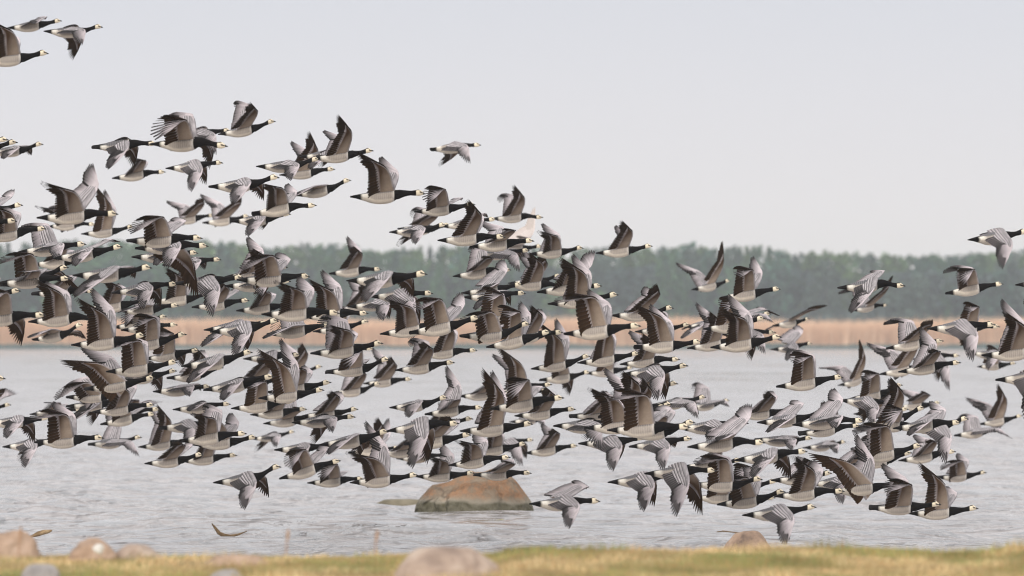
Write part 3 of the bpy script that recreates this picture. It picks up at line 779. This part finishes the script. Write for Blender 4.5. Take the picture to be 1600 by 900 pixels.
# bill x y | tail x y | near wing tip x y | far wing tip x y   (a dash where the photograph hides it)
DATA = """
97 33 12 43 60 45 62 30
161 43 69 43 133 78 107 94
76 84 -30 92 -14 36 - -
14 219 -92 225 -45 255 - -
28 223 -75 232 -32 250 - -
68 226 -20 232 12 254 42 244
246 225 144 234 175 270 203 263
259 269 177 282 218 252 214 250
356 229 235 233 247 225 258 203
362 205 272 212 341 247 323 265
431 190 341 206 395 166 370 174
349 255 261 264 303 304 - -
437 278 327 286 370 325 407 315
584 236 488 247 531 184 505 205
560 240 469 246 487 270 498 264
524 265 437 273 485 209 453 221
500 250 402 254 457 288 450 280
549 282 460 300 455 315 489 309
495 321 395 340 411 291 447 288
665 303 549 309 558 241 594 246
752 227 673 235 735 260 686 261
743 320 648 330 668 323 720 314
698 352 609 359 650 386 621 388
705 353 622 353 680 338 642 342
790 371 685 379 732 316 738 325
849 340 768 347 803 292 780 318
776 343 690 357 750 352 - -
835 377 735 386 797 363 752 348
828 392 742 400 812 429 - -
848 386 772 385 812 372 836 324 pale
912 388 827 394 841 364 848 351
1020 385 932 394 970 348 964 354
799 422 709 436 763 404 738 402
817 445 722 456 760 455 787 408
822 459 724 465 743 488 797 481
885 448 792 452 825 396 815 402
878 432 795 438 848 400 818 392
967 461 857 474 874 405 897 400
941 447 841 463 878 410 930 394
1002 510 883 522 868 478 922 455
1053 482 955 487 1024 447 1012 451
1097 535 991 541 988 476 1018 478
1079 508 993 516 1010 480 - -
1141 439 1080 449 1129 378 1055 412
1220 452 1126 466 1152 438 1180 402
1165 530 1075 545 1105 488 1090 475
1222 527 1112 541 1123 485 1142 462
1196 498 1100 509 1130 490 - -
1205 491 1118 501 1207 509 - -
1150 500 1070 512 1064 532 - -
1265 499 1208 506 1290 480 1197 520
1269 537 1205 545 1226 566 1255 515
1213 520 1125 525 1192 556 1176 567
1318 590 1214 604 1238 573 1244 568
1367 587 1309 600 1342 531 1279 577
1415 447 1310 458 1325 493 1377 428
1387 477 1330 487 1393 433 1311 462
1568 444 1478 460 1500 449 1478 430
1606 363 1511 373 1556 425 1575 397
1685 435 1588 444 1597 480 - -
1556 508 1449 516 1512 568 - -
1563 511 1475 517 1506 492 - -
1650 538 1535 548 1563 490 1572 470
1589 554 1515 550 1538 580 - -
1588 568 1530 572 1545 560 - -
1502 567 1405 583 1450 547 1445 515
1475 533 1386 548 1452 503 1384 511
1455 571 1375 586 1425 520 1356 537
1500 556 1425 565 1480 612 1470 600
1411 602 1325 618 1347 598 - -
1446 637 1350 665 1387 591 - -
1398 632 1311 628 1357 670 1350 668
1470 630 1407 634 1448 618 1411 611
1514 655 1415 665 1471 726 1462 632
1502 661 1397 674 1415 683 1470 652
1441 697 1335 713 1342 677 1338 684
1426 708 1330 722 1345 700 - -
1494 706 1405 721 1446 687 1435 684
1542 739 1463 743 1466 736 1503 713
1566 673 1491 683 1576 687 1500 668
1598 650 1531 662 1556 600 1509 621
1672 587 1558 598 1601 664 - -
1471 789 1359 792 1377 771 1385 730
1529 795 1421 802 1431 722 1488 767
1408 757 1300 768 1262 708 1341 680
1365 750 1268 762 1312 789 - -
1276 793 1161 803 1222 853 1237 852
1320 768 1212 780 1236 713 1278 725
1262 706 1148 722 1172 748 1240 755
1228 769 1122 783 1120 771 1170 735
1215 753 1120 762 1150 752 - -
1212 778 1121 789 1150 780 - -
1120 736 1008 744 1054 808 1099 810
1060 745 951 756 1003 800 1024 798
938 784 829 788 887 826 923 769
1192 750 1083 749 1084 729 - -
1180 773 1085 775 1110 765 - -
1082 686 984 698 1035 736 1057 706
1079 668 951 677 950 630 1045 640
1030 660 914 669 918 608 - -
1087 661 975 672 1015 650 1045 640
975 668 867 671 937 705 916 695
1010 685 905 692 956 738 - -
1043 637 935 650 971 581 945 578
1051 632 945 645 1001 592 990 591
1076 572 974 583 1025 628 1041 630
1063 562 970 574 1000 522 986 520
1000 553 903 566 925 502 - -
990 575 915 583 940 560 - -
923 557 830 572 842 505 870 500
923 582 843 591 862 586 890 622
863 601 775 616 778 543 770 556
858 611 770 621 800 600 - -
882 622 766 641 798 627 838 610
866 648 796 656 850 667 815 645
833 663 720 672 755 577 - -
800 612 717 619 760 600 - -
755 637 665 651 702 628 697 573
718 662 606 680 646 733 666 731
700 622 609 632 640 655 - -
737 680 632 692 702 652 - -
798 715 702 730 712 688 742 682
823 694 735 706 757 671 - -
834 688 768 693 817 730 - -
903 697 820 709 862 670 848 666
831 740 741 744 798 724 790 722
742 740 650 744 670 713 690 697
654 743 548 753 543 707 570 660
626 701 545 707 592 653 - -
533 720 438 750 457 734 512 695
608 675 500 692 517 712 558 722
556 652 457 660 522 678 487 701
520 695 430 701 465 723 - -
461 675 393 684 434 700 397 711
497 652 412 663 477 642 440 642
440 730 334 744 386 797 416 783
570 749 481 757 505 752 530 746
402 684 302 693 308 648 358 650
386 678 282 692 306 648 - -
371 712 283 721 313 680 - -
361 632 271 641 300 645 315 683
429 589 318 609 354 629 368 620
507 610 405 620 404 546 437 531
518 598 420 612 460 572 - -
504 573 428 586 474 537 435 532
460 628 362 638 392 610 378 600
395 551 285 567 300 602 - -
436 502 330 514 372 560 - -
420 506 321 518 320 545 - -
531 490 410 496 434 443 465 435
576 490 475 501 480 437 501 423
520 508 418 522 415 533 - -
576 503 490 515 520 472 - -
599 537 487 550 515 510 500 517
610 562 508 573 545 580 - -
595 600 517 607 565 575 530 572
644 593 568 600 611 558 580 545
746 548 657 558 688 500 - -
750 497 640 517 654 490 722 460
829 507 720 515 717 511 765 526
861 519 761 541 790 500 815 474
711 567 618 578 660 535 640 545
829 490 735 501 760 475 - -
677 459 580 466 648 513 - -
668 429 544 437 573 477 643 470
700 507 595 524 605 470 642 535
596 421 515 431 553 387 541 370
605 480 525 487 565 443 545 440
485 433 373 438 382 428 440 400
450 418 352 431 397 391 385 372
381 434 275 442 336 498 312 466
346 406 255 416 305 432 - -
326 385 213 394 268 424 306 468
317 373 200 380 210 371 282 345
455 440 352 446 412 467 400 475
460 475 370 485 405 455 - -
455 335 362 343 391 374 - -
390 338 317 346 380 312 311 304
336 337 266 346 320 313 258 315
185 335 60 345 74 290 138 257
210 355 128 363 152 291 - -
150 351 73 358 58 325 - -
36 321 -60 331 -12 372 15 297
27 346 -85 356 -30 320 - -
73 358 -35 370 -12 322 - -
135 382 30 395 98 412 20 370
108 418 0 440 6 417 117 455
110 436 -2 446 40 430 - -
192 386 83 403 125 421 181 381
238 419 115 426 124 469 203 439
310 396 208 402 250 420 - -
33 455 -75 465 -30 430 - -
278 444 176 460 230 487 - -
280 478 187 486 190 492 - -
330 460 240 468 262 420 - -
261 495 176 509 200 512 - -
278 508 190 518 229 534 - -
292 523 190 538 215 515 - -
228 525 112 536 123 467 138 451
158 499 45 511 57 437 - -
72 493 -50 505 -20 485 24 545
130 508 50 522 50 531 128 533
278 567 167 578 180 548 - -
277 580 185 592 222 560 246 618
243 591 133 607 95 564 123 545
242 633 145 646 180 597 200 592
243 647 158 665 176 650 249 632
200 612 103 616 90 628 - -
200 632 105 640 115 662 137 670
78 654 -20 660 17 687 47 697
163 685 54 692 52 659 77 632
222 684 138 691 222 716 163 652
300 687 218 697 249 632 232 641
95 690 5 700 45 732 25 728
318 711 226 721 283 690 - -
9 592 -95 602 -30 560 - -
18 633 -60 642 14 609 - -
130 640 47 648 78 632 - -
312 548 225 561 250 535 280 578
470 555 382 564 405 596 - -
1286 647 1184 657 1196 678 1250 631
1351 658 1240 671 1300 672 1309 612
1345 665 1248 680 1281 627 - -
1322 691 1255 697 1303 710 - -
1270 686 1180 683 1232 706 - -
1196 692 1076 706 1120 690 1178 637
1170 662 1060 670 1108 700 - -
1104 621 1015 631 1088 656 - -
1140 626 1075 635 1137 638 1090 622
1450 665 1352 660 1382 673 - -
700 712 620 718 640 728 - -
350 575 262 585 310 545 - -
330 605 240 612 300 622 - -
230 470 135 480 170 440 - -
150 455 50 465 100 430 - -
640 470 545 480 600 505 - -
585 545 495 552 540 515 - -
880 520 785 530 830 480 - -
1060 600 965 606 1010 590 - -
1160 720 1065 726 1110 700 - -
1300 740 1205 748 1250 715 - -
1380 720 1290 728 1330 700 - -
1420 640 1335 646 1380 610 - -
740 655 650 662 690 630 - -
680 700 590 708 640 680 - -
480 640 392 648 430 615 - -
200 590 110 598 150 570 - -
140 400 50 408 90 385 - -
250 640 165 650 205 625 - -
390 470 300 480 345 440 380 452
560 640 470 648 520 612 - -
340 660 250 668 300 700 - -
455 590 365 598 410 562 - -
985 640 890 648 940 612 - -
900 640 805 650 850 605 - -
1240 640 1150 648 1195 612 - -
"""

def parse():
    L = []
    for ln in DATA.strip().splitlines():
        t = ln.split()
        pale = 0.75 if t[-1] == 'pale' else 0.0
        v = [None if q == '-' else float(q) for q in t[:8]]
        L.append([*v, pale])
    return L

def geese():
    B = parse()
    rng = np.random.default_rng(77)
    info = []
    for i, (bx, by, tx, ty, nx, ny, fx, fy, pale) in enumerate(B):
        Lp = math.hypot(bx - tx, by - ty)
        yaw = rng.normal(0, 8)
        if Lp < 68: yaw = 28 * (1 if rng.random() < .5 else -1)
        Le = Lp / math.cos(math.radians(yaw))
        depth = F * .667 / min(122, max(74, Le))
        info.append(dict(i=i, bx=bx, by=by, tx=tx, ty=ty, nx=nx, ny=ny, fx=fx, fy=fy, L=Lp, yaw=yaw, Y=depth, pale=pale))
    # keep birds that overlap in the view clear of each other in depth
    order = sorted(info, key=lambda b: b['Y'])
    placed = []
    for b in order:
        x0, x1 = b['tx'] - 4, b['bx'] + 4
        y0 = min(v for v in (b['by'], b['ny'], b['fy'] or b['ny']) if v is not None) - 4
        y1 = max(v for v in (b['ty'] + 10, b['ny'], b['fy'] or b['ny']) if v is not None) + 4
        b['box'] = (x0, y0, x1, y1)
        again = True; tries = 0
        while again and tries < 40:
            again = False; tries += 1
            for q in placed:
                c = q['box']
                if x0 < c[2] and c[0] < x1 and y0 < c[3] and c[1] < y1 and abs(q['Y'] - b['Y']) < .78:
                    b['Y'] = q['Y'] + .8; again = True
        placed.append(b)
    res = []
    for b in info:
        i = b['i']; Y = b['Y']; mpp = Y / F
        yaw = math.radians(b['yaw'])
        size = b['L'] * mpp / (.667 * math.cos(yaw)); size = min(1.12, max(.9, size))
        ang = math.atan2(b['ty'] - b['by'], b['bx'] - b['tx'])
        pitch = ang - math.atan2(.030, .667)
        neck = float(np.clip(rng.normal(0, .5), -1.1, 1.2))
        roll = rng.normal(0, math.radians(8))
        R = (Matrix.Rotation(yaw, 3, 'Z') @ Matrix.Rotation(-pitch, 3, 'Y') @ Matrix.Rotation(roll, 3, 'X'))
        billL = Vector((.336, 0, .05 * neck * 1.0)) * size
        if neck > 0: pass
        loc = at(b['bx'], b['by'], Y) - R @ billL
        Ri = R.inverted()
        V, Fc, C = body_mesh(neck, rng, rng.choice([.8, 1, 1, 1.5]))
        vs_, fs_, cs_ = [V], [Fc], [C]; off = len(V)
        nxp, nyp = b['nx'], b['ny']; fxp, fyp = b['fx'], b['fy']
        if fxp is None:
            fxp = nxp + rng.uniform(4, 16); fyp = nyp + (rng.uniform(2, 10) if nyp < b['by'] + 5 else rng.uniform(-14, -2))
        for side, px, py in ((-1, nxp, nyp), (1, fxp, fyp)):
            Wt = at(px, py, Y)
            Sh = loc + R @ (Vector((.045, side * .042, .020)) * size)
            dx = (Wt.x - Sh.x) / size; dz = (Wt.z - Sh.z) / size
            rr = math.hypot(dx, dz)
            mantle = abs(dz) < .16; cup = mantle and dx < -.13 and dz > -.10
            reach = .54 if cup else .645
            if rr < reach: dy = side * math.sqrt(reach ** 2 - rr ** 2)
            else: dy = side * .10
            Tw = Sh + Vector((dx, dy, dz)) * size
            Tl = Ri @ (Tw - loc) / size
            pole = np.array([.9, side * .25, .55]) if not cup else np.array([.35, side * .1, 1.0])
            if dz < -.16: pole = np.array([.75, side * .5, .5])
            v, f, c = wing_mesh(side, np.array(Tl), rng, pole, b['pale'])
            vs_.append(v); fs_.append(f + off); cs_.append(c); off += len(v)
            b['dz%d' % side] = dz
        V = np.vstack(vs_); Fc = np.vstack(fs_); C = np.vstack(cs_)
        tone = rng.normal(1, .05)
        C[:, :3] *= tone
        o = mesh_obj('goose', V, Fc, PLUM, C)
        o.matrix_world = Matrix.Translation(loc) @ R.to_4x4() @ Matrix.Diagonal((size, size, size, 1))
        bl = bpy.data.objects.new('bill', BILL); COL.objects.link(bl); bl.parent = o; bl.location = (0, 0, .05 * neck)
        if Y < 75:
            for s in (-1, 1):
                ey = bpy.data.objects.new('eye', EYE_ME); COL.objects.link(ey); ey.parent = o
                ey.location = (.2815, s * .0192, .018 + .05 * neck)
        b['o'] = o; res.append(b)
    # ---- labels
    ORD = ['first', 'second', 'third', 'fourth', 'fifth', 'sixth', 'seventh', 'eighth', 'ninth', 'tenth', 'eleventh', 'twelfth', 'thirteenth', 'fourteenth', 'fifteenth', 'sixteenth', 'seventeenth', 'eighteenth', 'nineteenth', 'twentieth']
    special = {(752, 227): 'lone small goose flying in open sky above the flock, wings swept down',
               (665, 303): 'large goose alone in the sky, brown underwing raised, black breast',
               (1020, 385): 'goose skimming over the treetops at the flock\'s upper right end, wing raised',
               (440, 730): 'lowest goose on the left side, both wings swept down over open water',
               (938, 784): 'goose just right of the orange boulder, grey near wing swept down',
               (1276, 793): 'lowest goose of all, wings straight down almost touching the turf edge',
               (831, 740): 'goose skimming directly over the orange boulder, wing tips flicked up',
               (161, 43): 'topmost goose, complete in the upper left sky with wings down',
               (76, 84): 'goose below the topmost pair, its tail cut by the left picture edge',
               (97, 33): 'gliding goose just behind the topmost goose in the upper left sky',
               (1529, 795): 'large goose low at the right with one long dark wing straight up',
               (1606, 363): 'goose over the treetops whose head meets the right picture edge',
               (848, 386): 'pale pinkish goose with thin raised wing at the tree line',
               (1141, 439): 'small goose banking before the trees, wings spread in a wide V',
               (1318, 590): 'goose with fanned black tail alone above the grey water, wing folded up',
               (431, 190): 'highest goose of the main flock, dark wing flicked up in the sky',
               (1568, 444): 'goose before the dark trees at right, cupped wing, nothing close around it',
               (1265, 499): 'small goose with one long dark wing pointing forward over the reeds'}
    cl = {}
    for b in res:
        k = (round(b['bx']), round(b['by']))
        if k in special: b['o']['label'] = special[k]; continue
        dz = b['dz-1']; y = b['by']
        pose = 'near wing raised' if dz > .16 else ('near wing swept down' if dz < -.16 else 'near wing cupped level')
        band = 'in the pale sky' if y < 378 else 'before the green trees' if y < 497 else 'before the tan reeds' if y < 548 else 'over the distant water' if y < 610 else 'over mid water' if y < 672 else 'low over near water'
        sz = 'large' if b['L'] > 106 else 'medium' if b['L'] > 92 else 'small'
        cl.setdefault((pose, band, sz), []).append(b)
    for (pose, band, sz), m in cl.items():
        m.sort(key=lambda b: b['bx'])
        for j, b in enumerate(m):
            if len(m) == 1: s = f'the only {sz} goose {band} with {pose}'
            elif j == len(m) - 1: s = f'{sz} goose {band}, {pose}, rightmost of these'
            elif j == 0: s = f'{sz} goose {band}, {pose}, leftmost of these'
            else: s = f'{sz} goose {band}, {pose}, {ORD[j]} of these from left'
            b['o']['label'] = s
    for b in res:
        b['o']['category'] = 'goose'; b['o']['group'] = 'flock of barnacle geese flying over the water'
geese()
if HAZE: build_haze()
print('objects', len(bpy.data.objects))
